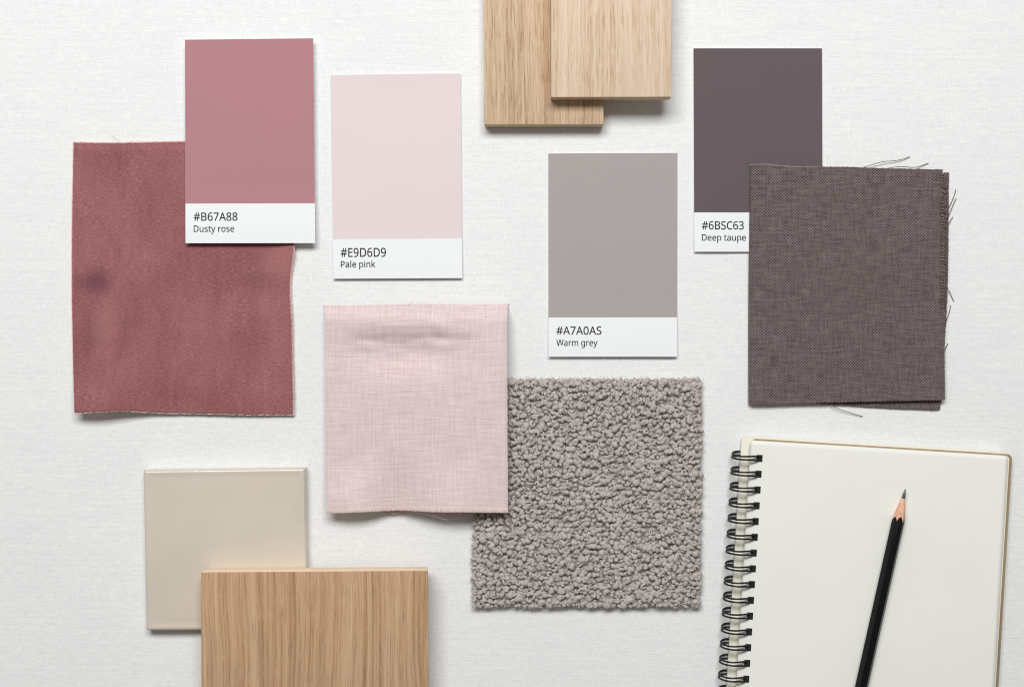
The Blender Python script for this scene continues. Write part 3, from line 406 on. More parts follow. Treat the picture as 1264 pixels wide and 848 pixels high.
card('dusty rose colour card overlapping the corner of the rose velvet',
     (228.3, 49.4), (386.8, 47.6), (389, 300.2), (229, 300.3), 202.8,
     lambda x, y: (5.2 + 1.7*ss(230, 300, y)*1.0 - .8*ss(330, 389, x) + .9*ss(120, 49, y)*0)*MM, lin(179, 130, 136),
     '#B67A88', 53.7, 9.9, 224.0, 'Dusty rose', 49.6, 7.8, 237.8, 10.2)
card('pale pink colour card directly above the folded pink linen',
     (408.2, 92.9), (568.6, 90.9), (570.6, 343.3), (411.5, 344.1), 203.0,
     lambda x, y: (1.0 + 1.3*ss(280, 345, y) + .5*ss(120, 90, y))*MM, lin(227, 213, 213),
     '#E9D6D9', 55.8, 10.8, 225.0, 'Pale pink', 42.4, 7.8, 238.0, 9.6)
card('warm grey colour card directly above the nubbly grey boucle',
     (676.9, 189.6), (836.1, 189.0), (835.7, 440.3), (677.1, 440.3), 202.5,
     lambda x, y: (1.0 + 1.7*ss(370, 440, y))*MM, lin(170, 163, 161),
     '#A7A0AS', 55.6, 9.8, 223.7, 'Warm grey', 50.6, 7.8, 237.6, 9.8)
card('deep taupe colour card partly covered by the dark taupe linen',
     (856.0, 60.0), (1014.7, 60.0), (1015.5, 311.0), (857.0, 310.8), 202.5,
     lambda x, y: (1.0 + 1.0*ss(260, 311, y)*ss(960, 880, x))*MM, lin(101, 90, 93),
     '#6BSC63', 51.6, 9.8, 223.4, 'Deep taupe', 54.2, 7.8, 237.3, 9.6)

# ------------------------------------------------------------------ rose velvet
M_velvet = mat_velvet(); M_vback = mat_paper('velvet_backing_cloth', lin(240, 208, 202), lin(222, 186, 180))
def z_velvet(x, y):
    z = 3.0
    z += 8.5 * ss(425, 509, y) * (g(x, 118, 62))
    z += .9 * ss(440, 509, y) * g(x, 300, 70)
    z += 1.6 * g(x, 372, 26) * g(y, 312, 22) - .9 * g(x, 345, 50) * g(y, 345, 22) + .5*g(x, 330, 45) * g(y, 385, 30)
    z -= 1.5 * g(x, 120, 17) * g(y, 352, 13); z += 1.0 * g(x, 125, 22) * g(y, 385, 26)
    z += .5 * nz(x, y, .018, 3) + .25 * nz(x, y, .05, 9)
    z -= 1.0 * (ss(186, 176, y) + .6 * ss(98, 90, x))
    return max(z, 1.9) * MM
vs_ = Surf((91, 176.5), (364, 176.5), (361, 509.5), (92, 508.5), z_velvet,
           L=lambda v: -2.4 * math.sin(math.pi * v) ** 1.2, R=lambda v: -4.4 * g(v, .52, .12) - 2.4 * g(v, .7, .2),
           T=lambda u: .8 * math.sin(u * 9), B=lambda u: -2.6 * g(u, .22, .14) + 1.0 * ss(.5, .8, u))
velvet = empty('velvet_swatch', P(226, 342, 0), 'dusty rose velvet square with one lifted bottom corner', 'fabric swatch')
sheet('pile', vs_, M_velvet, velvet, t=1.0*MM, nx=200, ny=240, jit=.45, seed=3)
vb = Surf((90.0, 175.0), (366.8, 175.2), (363.4, 511.4), (91.3, 510.4), z_velvet, L=vs_.L, R=vs_.R, T=vs_.T, B=vs_.B)
sheet('backing', vb, M_vback, velvet, t=.5*MM, nx=120, ny=140, jit=.35, dz=-1.02*MM, seed=4)
rnd = random.Random(5)
mb = MB()
def hair(sf, u, v, dx, dy, n=3, r=.05*MM, lift=0.0):
    p = sf.at(u, v, -.5*MM); q = p + Vector((dx, dy, lift))
    mid = (p + q) / 2 + Vector((rnd.uniform(-1, 1), rnd.uniform(-1, 1), rnd.uniform(0, 1))) * .15*MM
    mb.tube([p, mid, q], r, n, cap=False)
for k in range(900):
    hair(vs_, k / 900 + rnd.uniform(0, .002), 0, rnd.uniform(-.4, .4)*MM, rnd.uniform(.2, .9)*MM, r=.06*MM)
for k in range(900):
    hair(vs_, 1, k / 900, rnd.uniform(.3, 1.25)*MM, rnd.uniform(-.4, .4)*MM, r=.06*MM)
    hair(vs_, 0, k / 900, -rnd.uniform(.1, .55)*MM, rnd.uniform(-.3, .3)*MM, r=.06*MM)
for k in range(300):
    hair(vs_, k / 300, 1, rnd.uniform(-.4, .4)*MM, -rnd.uniform(.1, .6)*MM)
mb.tube([P(148, 176, 2*MM), P(143, 170, 2.2*MM), P(136, 166, 1.5*MM)], .08*MM, 4)
mb.tube([P(158, 177, 2*MM), P(166, 173, 2.4*MM), P(171, 174, 1.5*MM)], .08*MM, 4)
fz = mb.build('frayed_edge', flat('velvet_fibre', lin(232, 190, 184), .9), velvet)

# ------------------------------------------------------------------ pink linen, folded
M_pink = mat_linen('pink_linen', lin(188, 161, 161), lin(250, 234, 232), .70*MM, cr=.50, streak=.72, bumpd=.30, wob=.8, slubx=60)
M_pinkthr = flat('pink_thread', lin(232, 214, 203), .9)
def z_pink(x, y):
    base = 5.6 + 6.2 * ss(430, 600, x)
    if y < 465: base = base * ss(290, 465, y) + 5.5 * (1 - ss(290, 465, y))
    fold = ss(373, 399, y)                                # rolled fold along the top edge
    z = 1.2 + (base + 1.6 - 1.2) * (1 - (1 - fold) ** 2)
    z += 1.3 * g(y, 398, 12) * g(x, 495, 85) + .25 * g(y, 402, 2.2) * g(x, 500, 34) - 4.6 * g(y, 438 + 6*nz(x, 0, .03), 23) * g(x, 503, 66) - .8 * g(y, 418, 6) * g(x, 545, 30) - .7 * g(y, 420, 7) * g(x, 462, 26) + .9 * nz(x, y*1.6, .045, 4) * g(y, 425, 25) * g(x, 505, 75)
    z += 1.0 * g(y, 405, 12) * g(x, 560, 30) * .6
    z += ss(560, 632, y) * (6.0 * g(x, 436, 34) - 3.6 * g(x, 488, 24) + 3.6 * g(x, 560, 34)) 
    z += .35 * nz(x, y, .02, 5)
    z -= 1.6 * (ss(403, 398, x) + ss(622, 628, x)) * .5
    return z * MM
pk = Surf((398.6, 376), (628.6, 374.2), (627, 632.6), (402.4, 632.3), z_pink,
          L=lambda v: 2.5 * (1 - math.exp(-v / .022)) * (1 - v), R=lambda v: -3.0 * (1 - math.exp(-v / .022)) * (1 - v),
          T=lambda u: 1.2 * (1 - math.exp(-min(u, 1-u) / .02)) - 1.0 * g(u, .5, .2), B=lambda u: -2.5 * g(u, .40, .16) + .9 * g(u, .06, .08) - .4*g(u, .75, .1))
pink = empty('folded_linen_swatch', P(514, 504, 0), 'pale pink folded linen square overlapping the grey boucle', 'fabric swatch')
sheet('upper_layer', pk, M_pink, pink, t=.55*MM, nx=230, ny=260, jit=.28, jedges='LRB', seed=8)
def z_pink2(x, y):
    z = 1.0 + 8.4 * ss(520, 590, x) * ss(400, 470, y)
    z += ss(560, 632, y) * (1.2 * g(x, 485, 20) + .6 * g(x, 560, 20))
    return min(z, z_pink(x, y) / MM - .9) * MM
pk2 = Surf((400.5, 378), (626.5, 376.2), (624, 633), (405, 630), z_pink2,
           L=lambda v: .6, R=lambda v: -1.5, B=lambda u: 4.3 * g(u, .36, .06) + 5.6 * g(u, .70, .10) - 3 * g(u, .1, .2))
sheet('under_layer', pk2, M_pink, pink, t=.5*MM, nx=120, ny=130, jit=.3, jedges='B', seed=9)
mb = MB(); rnd = random.Random(11)
for k in range(205):
    u = (k + rnd.uniform(-.25, .25) + .5) / 205
    a = pk.at(u, .978 + rnd.uniform(-.008, .010), .04*MM); b = pk.at(u + rnd.uniform(-.001, .001), 1.0, .05*MM) + Vector((0, -rnd.uniform(.0, .45)*MM, 0))
    mb.tube([a, (a + b) / 2 + Vector((0, 0, .05*MM)), b], .11*MM, 5)
mb.build('frayed_edge', M_pinkthr, pink)
mb = MB()
mb.tube([P(512, 631, 8*MM), P(524, 633.5, 8.4*MM), P(539, 637.5, 8*MM), P(549, 641, 7*MM), P(553.5, 641, 6.5*MM)], .22*MM, 5)
mb.build('loose_thread', M_pinkthr, pink)
mb = MB(); mb.tube([P(503, 377, 3*MM), P(505, 374, 3.2*MM), P(509, 372.5, 2.2*MM)], .12*MM, 5)
mb.build('loose_thread', M_pinkthr, pink)

# ------------------------------------------------------------------ taupe linen, folded in two
M_taupe = mat_linen('taupe_linen', lin(30, 24, 26), lin(147, 131, 129), .80*MM, cr=1.0, rr=.22, streak=.9, bumpd=.5, wob=.42, slubx=110)
M_tthr = flat('taupe_thread', lin(92, 82, 76), .9); M_tthr2 = flat('taupe_thread_pale', lin(186, 172, 156), .9)
def z_tau(x, y):
    z = 3.9 - 2.4 * ss(931, 923.5, x) ** 2
    z += .7 * g(x, 1085, 60) * g(y, 330, 40) - .6 * g(x, 1120, 60) * g(y, 375, 26) + .5 * nz(x*1.6, y*.5, .03, 2) + .45 * g(x, 975, 9) * ss(260, 330, y) * ss(500, 400, y) + .3*nz(x, y, .06, 7)
    z += .9 * ss(460, 498, y) * g(x, 1120, 70) + .5 * ss(225, 205, y) * g(x, 950, 40)
    z += .8 * ss(470, 498, y) * g(x, 930, 22)
    return z * MM
ta = Surf((926.5, 204), (1163.5, 209.5), (1166.5, 493.5), (924, 498.3), z_tau,
          L=lambda v: -1.2 * math.sin(math.pi * v), R=lambda v: 1.8 * math.sin(math.pi * min(1, v * 1.3)),
          T=lambda u: -1.4 * g(u, .08, .06) + .8 * g(u, .25, .08) - .6*g(u, .5, .12), B=lambda u: .9 * g(u, .25, .2))
tau = empty('folded_linen_swatch', P(1045, 352, 0), 'dark taupe linen square with loose threads above the notebook', 'fabric swatch')
sheet('upper_layer', ta, M_taupe, tau, t=.6*MM, nx=230, ny=280, jit=.4, jedges='RTB', seed=13)
def z_tau2(x, y): return (1.35 + .4 * ss(480, 505, y) * g(x, 1130, 50) + .15 * nz(x, y, .03)) * MM
ta2 = Surf((928, 207), (1170.2, 213.5), (1160.5, 505.8), (927, 497.8), z_tau2, R=lambda v: 4.2 * g(v, .5, .45) - 4.0 * g(v, 1, .25) * .3,
           B=lambda u: -1.8 * g(u, .35, .25) - .4)
sheet('under_layer', ta2, M_taupe, tau, t=.6*MM, nx=200, ny=240, jit=.5, jedges='RTB', seed=14)
mb = MB(); rnd = random.Random(17)
for k in range(60):                                       # ribbed whip of yarn ends down the right side
    y = 216 + k * 2.75 + rnd.uniform(-1.1, 1.1)
    if y > 382: continue
    zz = 4.4*MM
    mb.tube([P(1160.5 + rnd.uniform(-1, 1), y + rnd.uniform(-.4, .4), zz), P(1165, y, zz + .1*MM), P(1169.3 + rnd.uniform(-.6, .8), y + rnd.uniform(-.6, .6), zz - .5*MM)], .2*MM, 5)
for k in range(110):
    v = k / 110
    p = ta.at(1, v, -.3*MM); mb.tube([p - Vector((.5*MM, 0, 0)), p + Vector((rnd.uniform(.1, .8)*MM, rnd.uniform(-.3, .3)*MM, 0))], .14*MM, 4)
    p = ta.at(v, 1, -.3*MM); mb.tube([p + Vector((0, .5*MM, 0)), p + Vector((rnd.uniform(-.3, .3)*MM, -rnd.uniform(.1, .5)*MM, 0))], .14*MM, 4)
    p = ta2.at(v, 1, -.3*MM); mb.tube([p + Vector((0, .5*MM, 0)), p + Vector((rnd.uniform(-.3, .3)*MM, -rnd.uniform(.1, .6)*MM, 0))], .14*MM, 4)
mb.build('frayed_edge', flat('taupe_yarn_end', lin(128, 112, 106), .9), tau)
mb = MB()
for k in range(75):
    u = k / 75 * .36 + rnd.uniform(-.001, .001)
    p = ta.at(u, 0, -.1*MM); mb.tube([p - Vector((0, .4*MM, -.1*MM)), p + Vector((rnd.uniform(-.2, .2)*MM, rnd.uniform(.05, .45)*MM, 0))], .15*MM, 4)
mb.build('frayed_edge', M_tthr2, tau)
def cr(pts, n=6):
    out = []
    for i in range(len(pts) - 1):
        p0, p1, p2, p3 = pts[max(i-1, 0)], pts[i], pts[i+1], pts[min(i+2, len(pts)-1)]
        for k in range(n):
            t = k / n
            out.append(.5*((2*p1) + (p2-p0)*t + (2*p0-5*p1+4*p2-p3)*t*t + (3*p1-p0-3*p2+p3)*t**3))
    return out + [pts[-1]]
for pts in ([(1060, 209, 3), (1075, 204, 3.4), (1090, 200, 3.2), (1106, 198.5, 2.5), (1117, 196, 2), (1123, 193.5, 1.6)],
            [(1085, 210, 3), (1110, 206, 3.3), (1128, 207, 3), (1138, 204.5, 2), (1146, 201.5, 1.6)],
            [(1169, 262, 3), (1172, 255, 2.4), (1177, 244, 1.6), (1180, 234, 1.2)],
            [(1167, 276, 3.5), (1172, 264, 2.4), (1177, 252, 1.6), (1180.5, 245, 1.4)],
            [(1168, 283, 3), (1172, 275, 2.2), (1176, 268, 1.4)],
            [(1168, 354, 3), (1172, 360, 2.4), (1175, 367, 1.6), (1177.5, 372, 1.4)],
            [(1167, 399, 3), (1169.5, 392, 2.2), (1172, 385, 1.6), (1173.5, 377, 1.4)],
            [(1166.5, 432, 2.8), (1168, 428, 2), (1170, 424, 1.4)],
            [(1026, 500, 3), (1036, 505, 3.2), (1050, 509.5, 2.4), (1065, 514, 1.6)]):
    mb = MB(); mb.tube(cr([P(a, b, max(.5, c*.9 - .9)*MM) for a, b, c in pts]), .2*MM, 5)
    mb.build('loose_thread', M_tthr, tau)

# ------------------------------------------------------------------ grey boucle
M_bou = mat_boucle()
bou = empty('boucle_swatch', P(725, 608, 0), 'nubbly warm grey boucle square partly under the pink linen', 'fabric swatch')
def z_b(x, y): return 3.5*MM
bs = Surf((587, 468), (866, 468), (863, 748), (586, 748), z_b)
sheet('backing', bs, flat('boucle_backing', lin(164, 152, 146), .95), bou, t=2.8*MM, nx=40, ny=40, jit=1.0, seed=20)
mb = MB(); rnd = random.Random(23)
def ell(c, a, b, h, rot, tilt, n=12, m=9):
    vs = []; fs = []; R = Matrix.Rotation(rot, 3, 'Z') @ Matrix.Rotation(tilt, 3, 'X'); ph = rnd.uniform(0, 50)
    for i in range(1, m):
        th = math.pi * i / m
        for k in range(n):
            w = 2*math.pi*k/n
            d = Vector((math.sin(th)*math.cos(w), math.sin(th)*math.sin(w), math.cos(th)))
            f = 1 + .34 * MN.noise(d * 1.6 + Vector((ph, 0, 0))) + .20 * MN.noise(d * 4.5 + Vector((ph, 3, 0)))
            vs.append(c + R @ Vector((d.x*a*f, d.y*b*f, d.z*h*f)))
    t_ = len(vs); vs.append(c + R @ Vector((0, 0, h))); vs.append(c + R @ Vector((0, 0, -h)))
    for i in range(m - 2):
        for k in range(n):
            k2 = (k+1) % n
            fs.append((i*n+k, i*n+k2, (i+1)*n+k2, (i+1)*n+k))
    for k in range(n):
        fs.append((t_, (k+1) % n, k)); fs.append((t_+1, (m-2)*n+k, (m-2)*n+(k+1) % n))
    mb.add(vs, fs)
def curl(c, R1, r, rot, tilt, arc):
    M_ = Matrix.Rotation(rot, 3, 'Z') @ Matrix.Rotation(tilt, 3, 'X')
    pts = []; m = 11; ph = rnd.uniform(0, 9)
    for i in range(m):
        w = arc * i / (m - 1)
        rr = R1 * (1 - .25 * i / m + .12 * math.sin(3 * w + ph))
        pts.append(c + M_ @ Vector((rr*math.cos(w), rr*.85*math.sin(w), .35*MM*(w/arc - .5)*2)))
    mb.tube(pts, lambda t: r * (.55 + .55 * math.sin(math.pi * min(1, max(0, .08 + .84 * t)))), 7)
nx_ = 50; ny_ = 51
for j in range(ny_):
    for i in range(nx_):
        u = (i + .5 * (j % 2) + rnd.uniform(-.4, .4)) / (nx_ - .5); v = (j + rnd.uniform(-.4, .4)) / (ny_ - 1)
        x = 587 + 278 * max(0, min(1, u)) - 2.2 * v; y = 470 + 277 * max(0, min(1, v))
        edge = min(x - 583, 868 - x, y - 466, 751 - y)
        z = (4.6 + rnd.uniform(-.7, 1.0) - 1.5 * ss(10, 0, edge)) * MM
        if x < 632 and y < 634: z -= .9*MM
        c = P(x, y, z)
        q = rnd.random()
        if q < .55:
            a = rnd.uniform(1.25, 2.25)*MM; b = a * rnd.uniform(.62, .92)
            ell(c, a, b, rnd.uniform(1.3, 1.9)*MM, rnd.uniform(0, 6.3), rnd.uniform(-.4, .4))
        else:
            curl(c, rnd.uniform(.9, 1.45)*MM, rnd.uniform(.6, .95)*MM, rnd.uniform(0, 6.3), rnd.uniform(-.9, .9), rnd.uniform(4.2, 6.0))
for k in range(5200):                                     # stray fibres
    if k < 4300:
        x = rnd.uniform(586, 866); y = rnd.uniform(468, 748); z = rnd.uniform(5.0, 6.6)*MM
    else:
        s_ = rnd.choice('LRTB'); t = rnd.random()
        x, y = {'L': (583, 467 + 283*t), 'R': (867 - 2*t, 467 + 283*t), 'T': (585 + 282*t, 466.5), 'B': (584 + 282*t, 750)}[s_]; z = rnd.uniform(2.5, 5)*MM
    if x < 632 and y < 636: continue
    p = P(x, y, z); w = rnd.uniform(0, 6.3); l = rnd.uniform(.6, 1.5)*MM
    q1 = p + Vector((math.cos(w), math.sin(w), .5)) * l * .6; q2 = q1 + Vector((math.cos(w + 1), math.sin(w + 1), -.3)) * l * .6
    mb.tube([p, q1, q2], .07*MM, 3, cap=False)
mb.build('looped_pile', M_bou, bou)

# ------------------------------------------------------------------ oak samples at the top
Mw1 = mat_wood('light_oak', lin(205, 177, 146), lin(152, 116, 86), lin(222, 197, 167), 1.3, .8, .4, 260, .95)
Mw2 = mat_wood('pale_oak', lin(216, 190, 164), lin(176, 142, 112), lin(234, 213, 189), 4.1, .55, .4, 300, .8)
Mend = mat_wood_end('oak_end_grain', lin(196, 170, 142), lin(220, 196, 170))
def wood_board(label, pts, z0, z1, mat, endmat, name='wood_sample', bev=.35*MM, under=0.0):
    cx = sum(p[0] for p in pts) / 4; cy = sum(p[1] for p in pts) / 4
    root = empty(name, P(cx, cy, z0), label, 'wood sample', 'oak samples')
    cs = [P(a, b, z1 if not isinstance(z1, list) else z1[i]) for i, (a, b) in enumerate(pts)]
    o = bevelled_box('board', cs, z0, z1, bev, 2, mat, root, under)
    o.data.materials.append(endmat)
    for p in o.data.polygons:
        if abs(p.normal.y) > .5: p.material_index = 1
    return root
wood_board('lower light oak board standing out left from under the paler oak', [(598, 154), (745.2, 154), (745.2, -210), (596, -210)], .3*MM, 10*MM, Mw1, Mend)
wood_board('paler oak board lying on top of another oak board', [(680.4, 120.3), (828.6, 120.0), (831, -250), (680.2, -250)], 10.15*MM, 20*MM, Mw2, Mend)

# ------------------------------------------------------------------ tile
M_tile = mat_tile()
tile = empty('ceramic_tile', P(279, 679, 0), 'square beige glazed ceramic tile half under the honey oak block', 'tile')
TLt, TRt, BRt, BLt = (176.6, 580.2), (376.4, 577.6), (379.5, 776.5), (180.4, 777.8)
mb = MB(); n = 110; H = 7.6
tsf = Surf(TLt, TRt, BRt, BLt, lambda x, y: H*MM)
wpx = 200.
def prof(d):      # height loss at d millimetres from the edge
    z = 0
    if d < 1.3: z -= 1.3 - math.sqrt(max(0, 1.3**2 - (1.3 - d)**2))
    z += .16 * g(d, 1.9, 1.0) - .10 * g(d, 5.0, 2.2)
    return z
st_ = []
e_ = [0, .15, .35, .6, .9, 1.2, 1.5, 1.9, 2.3, 2.8, 3.4, 4.2, 5, 6, 7.2, 9, 12, 16, 22, 30, 38]
us = [a / 90. for a in e_] + [.5] + [1 - a / 90. for a in e_[::-1]]
vs = []; m_ = len(us)
for v in us:
    for u in us:
        du = min(u, 1-u)*90; dv = min(v, 1-v)*90
        rc = 1.6
        d = min(du, dv)
        if du < rc and dv < rc: d = max(0, rc - math.hypot(rc-du, rc-dv))
        p = tsf.at(u, v); z = p.z + prof(d)*MM
        vs.append(Vector((p.x, p.y, z)))
nn = len(vs)
fs = [(j*m_+i, (j+1)*m_+i, (j+1)*m_+i+1, j*m_+i+1) for j in range(m_-1) for i in range(m_-1)]
ring = [i for i in range(m_)] + [j*m_+m_-1 for j in range(1, m_)] + [(m_-1)*m_+i for i in range(m_-2, -1, -1)] + [j*m_ for j in range(m_-2, 0, -1)]
for q in ring: vs.append(Vector((vs[q].x, vs[q].y, .4*MM)))
L_ = len(ring)
for k in range(L_): fs.append((ring[k], ring[(k+1) % L_], nn + (k+1) % L_, nn + k))
fs.append(tuple(nn + k for k in range(L_)))
mb.add(vs, fs)
tg = mb.build('glazed_face', M_tile, tile)
tg.data.set_sharp_from_angle(angle=math.radians(60))
bevelled_box('clay_body', [P(181.5, 775.5, 3*MM), P(377, 775, 3*MM), P(374.5, 581, 3*MM), P(179, 583, 3*MM)], .02*MM, .38*MM, .1*MM, 1, flat('unglazed_clay', lin(190, 160, 130), .9), tile)

# ------------------------------------------------------------------ honey oak block on the tile
Mw3 = mat_wood('honey_oak', lin(186, 150, 116), lin(136, 101, 72), lin(206, 173, 139), 7.7, .85, .7, 380, .55)
Mend3 = mat_wood_end('honey_oak_end', lin(238, 212, 180), lin(250, 228, 200))
zt, zb = 26*MM, 7.95*MM
wood_board('darker honey oak block propped on the beige tile at the bottom', [(248.5, 1010), (529.5, 1010), (528.2, 703.6), (247.8, 705.6)], 7.9*MM, 21*MM, Mw3, Mend3, bev=.8*MM, under=1.0*MM)

# ------------------------------------------------------------------ notebook
TH = math.radians(3.45)
def NB(a, b, z):       # a: pixels right, b: pixels down in the notebook's own directions, from the page's top left corner
    zr = 7.5*MM
    o = P(927, 543.3, zr); e1 = Vector((math.cos(TH), -math.sin(TH), 0)); e2 = Vector((-math.sin(TH), -math.cos(TH), 0))
    k = K * (D - zr) / D
    p = o + e1 * a * k + e2 * b * k; p.z = z; return p
nb = empty('spiral_notebook', NB(160, 235, 0), 'open spiral notebook with blank cream page under the pencil', 'notebook')
M_page = mat_paper('cream_page', lin(242, 242, 235), lin(239, 239, 232)); M_block = mat_paper('page_edges', lin(240, 234, 214), lin(226, 218, 196))
M_kraft = mat_paper('kraft_board', lin(168, 148, 122), lin(150, 132, 108)); M_cov = mat_paper('ivory_cover', lin(244, 242, 230), lin(238, 235, 220))
def slab(name, a0, a1, b0, b1, z0, z1, mat, rad=6.0, holes=None):
    mb = MB(); out = []
    def arc(cx, cy, s):
        for k in range(6):
            w = s + math.pi/2 * k / 5
            out.append((cx + rad*math.cos(w), cy + rad*math.sin(w)))
    arc(a1-rad, b1-rad, 0); arc(a0+rad, b1-rad, math.pi/2); arc(a0+rad, b0+rad, math.pi); arc(a1-rad, b0+rad, 1.5*math.pi)
    n = len(out)
    vs = [NB(x, y, z0) for x, y in out] + [NB(x, y, z1) for x, y in out]
    fs = [tuple(range(n)), tuple(range(n, 2*n))] + [(k, (k+1) % n, n+(k+1) % n, n+k) for k in range(n)]
    mb.add(vs, fs); return mb.build(name, mat, nb, smooth=False)
slab('back_cover', -10.0, 317, -4.4, 470, 1.3*MM, 3.2*MM, M_cov, 5)
slab('kraft_cover', 2.0, 325.4, -1.6, 471, 3.25*MM, 4.6*MM, M_kraft, 6)
slab('page_stack', 0.6, 320.0, .3, 469, 4.65*MM, 7.2*MM, M_block, 5)
# slightly wavy top page
pgs = []
mb = MB(); nx_, ny_ = 60, 80; vs = []
for j in range(ny_+1):
    for i in range(nx_+1):
        a = 318.5 * i / nx_; b = 469 * j / ny_
        r = 5.0
        if a > 318.5 - r and b < r:
            h_ = math.hypot(a - (318.5 - r), b - r)
            if h_ > r: a = 318.5 - r + (a - 318.5 + r) * r / h_; b = r + (b - r) * r / h_
        z = 7.42 + .14*nz(a, b, .01) + .08 * ss(308, 318, a) 
        vs.append(NB(a, b, z*MM))
n = len(vs); w = nx_ + 1
vs += [v - Vector((0, 0, .14*MM)) for v in vs]
fs = []
for j in range(ny_):
    for i in range(nx_):
        a = j*w+i; fs += [(a, a+w, a+w+1, a+1), (n+a, n+a+1, n+a+w+1, n+a+w)]
for i in range(nx_):
    fs += [(i, i+1, n+i+1, n+i)]; a = ny_*w+i; fs += [(a+1, a, n+a, n+a+1)]
for j in range(ny_):
    a = j*w; fs += [(a, n+a, n+a+w, a+w)]; a += nx_; fs += [(a, a+w, n+a+w, n+a)]
mb.add(vs, fs); mb.build('top_page', M_page, nb)
M_wire = flat('black_wire', lin(14, 14, 15), .5, Specular_IOR_Level=.5)
M_hole = flat('hole_shade_black', lin(14, 14, 15), .8)
first = None
for k in range(22):
    b0 = 21.6 + 19.47 * k
    mb = MB()
    for s_ in (-1, 1):
        pts = [(11, s_*2.6, 8.0), (7, s_*2.6, 9.3), (1, s_*2.3, 10.8), (-7, s_*2.0+.3, 11.4), (-14, s_*1.9+.4, 10.2), (-19, s_*2.0, 7.6), (-21, s_*2.1-.6, 5.0),
               (-19.8, s_*2.2-2.0, 2.6), (-15.5, s_*2.3-3.4, 1.0), (-8, s_*2.3-4.0, .6), (3, s_*2.3-4.2, .62), (8, s_*2.3-4.2, .65)]
        mb.tube(cr([NB(a, b0 + b, z*MM) for a, b, z in pts], 4), .52*MM, 8)
    wr = mb.build('wire_loop', M_wire, nb)
    mb = MB()
    c = [NB(8.2, b0-4.3, 0), NB(8.2, b0+4.1, 0), NB(15.4, b0+4.1, 0), NB(15.4, b0-4.3, 0)]
    mb.add([Vector((p.x, p.y, 6.6*MM)) for p in c] + [Vector((p.x, p.y, 7.78*MM)) for p in c], [(0,1,2,3), (4,5,6,7), (0,1,5,4), (1,2,6,5), (2,3,7,6), (3,0,4,7)])
    mb.build('hole_dark_block', M_hole, nb, smooth=False)  # solid black block stands in for the shaded inside of the hole

# ------------------------------------------------------------------ pencil
pen = empty('pencil', P(1088, 740, 7.6*MM), 'sharpened black hexagonal pencil lying across the open notebook page', 'pencil')
fl = 3.05*MM; zc = 7.75*MM + fl
tip = P(1117.6, 603.5, zc); back = P(1063.3, 848, zc); ax = (back - tip).normalized(); si = ax.cross(Vector((0, 0, 1))).normalized(); upv = Vector((0, 0, 1))
TA = .195
def R_hex(w):
    q = (w + math.pi/2) % (math.pi/3); q = min(q, math.pi/3 - q) if False else q
    return fl / math.cos(((w + math.pi/2 + math.pi/6) % (math.pi/3)) - math.pi/6)
def pp(t, r, w): return tip + ax*t + (si*math.cos(w) + upv*math.sin(w))*r
def lathe(rows, n=72, capa=False, capb=False):
    mb = MB(); vs = []; fs = []
    for row in rows:
        for k in range(n):
            w = 2*math.pi*k/n; t, r = row(w); vs.append(pp(t, r, w))
    for j in range(len(rows)-1):
        for k in range(n):
            k2 = (k+1) % n; fs.append((j*n+k, j*n+k2, (j+1)*n+k2, (j+1)*n+k))
    if capa: fs.append(tuple(range(n)))
    if capb: fs.append(tuple((len(rows)-1)*n+k for k in range(n)))
    mb.add(vs, fs); return mb
mp = NT('black_lacquer'); mp.set(Base_Color=lin(9, 9, 10), Roughness=.4, Specular_IOR_Level=.25); mp.bump(mp.noise(mp.co, 500, 2), .05, .1*MM)
hx = lambda w: max(0, R_hex(w) - .0001*MM)
sc = lambda w: R_hex(w)/TA + .35*MM*math.sin(3*w + .5)
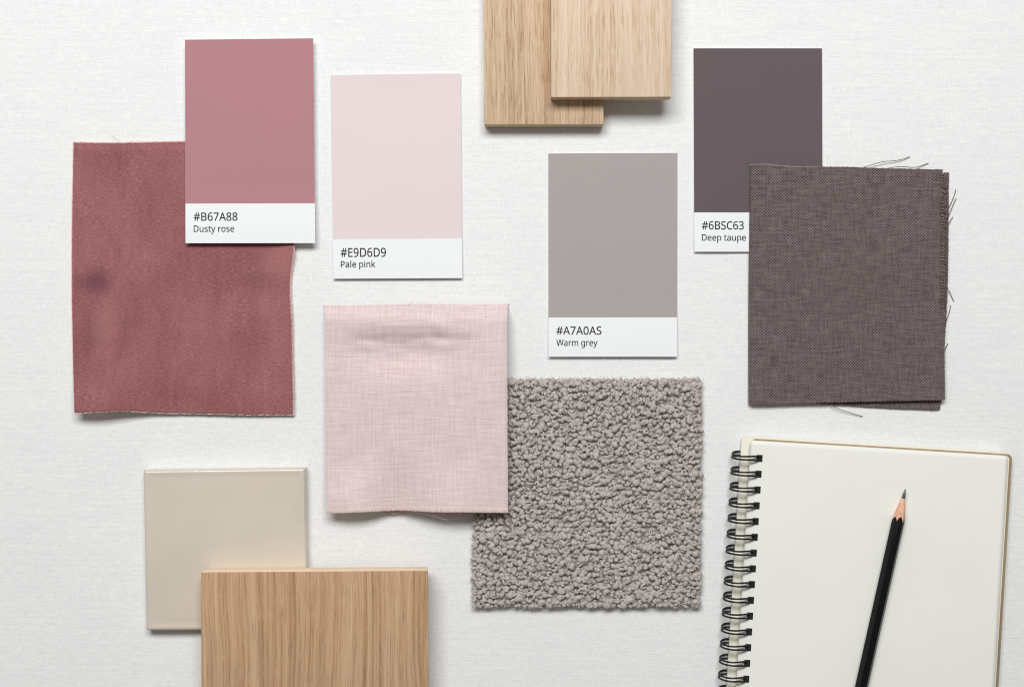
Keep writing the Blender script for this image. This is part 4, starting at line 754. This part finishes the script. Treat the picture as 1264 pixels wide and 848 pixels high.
b_ = lathe([lambda w: (sc(w), R_hex(w)*.985), lambda w: (sc(w)+.25*MM, R_hex(w)), lambda w: (40*MM, R_hex(w)), lambda w: (174*MM, R_hex(w)), lambda w: (175*MM, R_hex(w)*.8)], 72, False, True).build('barrel', mp.m, pen)
b_.data.set_sharp_from_angle(angle=math.radians(22))
mw = mat_wood_end('pencil_cedar', lin(226, 170, 136), lin(240, 196, 164))
lathe([lambda w: (5.0*MM, 5.0*MM*TA), lambda w: (9*MM, 9*MM*TA), lambda w: (sc(w)*.99, R_hex(w)*.985), lambda w: (sc(w)+1*MM, R_hex(w)*.93)], 72).build('sharpened_wood', mw, pen)
mgr = flat('graphite', lin(112, 115, 120), .32, Metallic=.3)
lathe([lambda w: (0, .2*MM), lambda w: (.25*MM, .42*MM), lambda w: (5.3*MM, 5.4*MM*TA)], 24, True, True).build('graphite_tip', mgr, pen)

# ------------------------------------------------------------------ camera, light
cam = bpy.data.cameras.new('camera'); co = bpy.data.objects.new('camera', cam); COL.objects.link(co)
co.location = (0, 0, D); co.rotation_euler = (0, 0, 0)
cam.sensor_width = 36; cam.lens = 36 * D / (1264 * K); cam.clip_start = .01; cam.clip_end = 20
S.camera = co
def area(name, loc, target, sx, sy, power, col):
    l = bpy.data.lights.new(name, 'AREA'); l.shape = 'RECTANGLE'; l.size = sx; l.size_y = sy; l.energy = power; l.color = col
    o = bpy.data.objects.new(name, l); COL.objects.link(o); o.location = loc
    o.rotation_euler = (Vector(target) - Vector(loc)).to_track_quat('-Z', 'Y').to_euler(); return o
area('window_softbox', (-.10, .82, 1.42), (0, 0, 0), 1.30, .50, 28.8, (.985, .99, .99))
wd = bpy.data.worlds.new('World'); S.world = wd; wd.use_nodes = True
bg = wd.node_tree.nodes['Background']; bg.inputs[0].default_value = (1.0, .93, .86, 1); bg.inputs[1].default_value = .16
S.view_settings.view_transform = 'Standard'; S.view_settings.look = 'None'; S.view_settings.exposure = 0; S.view_settings.gamma = 1
S.cycles.use_denoising = True
S.cycles.filter_width = 1.15
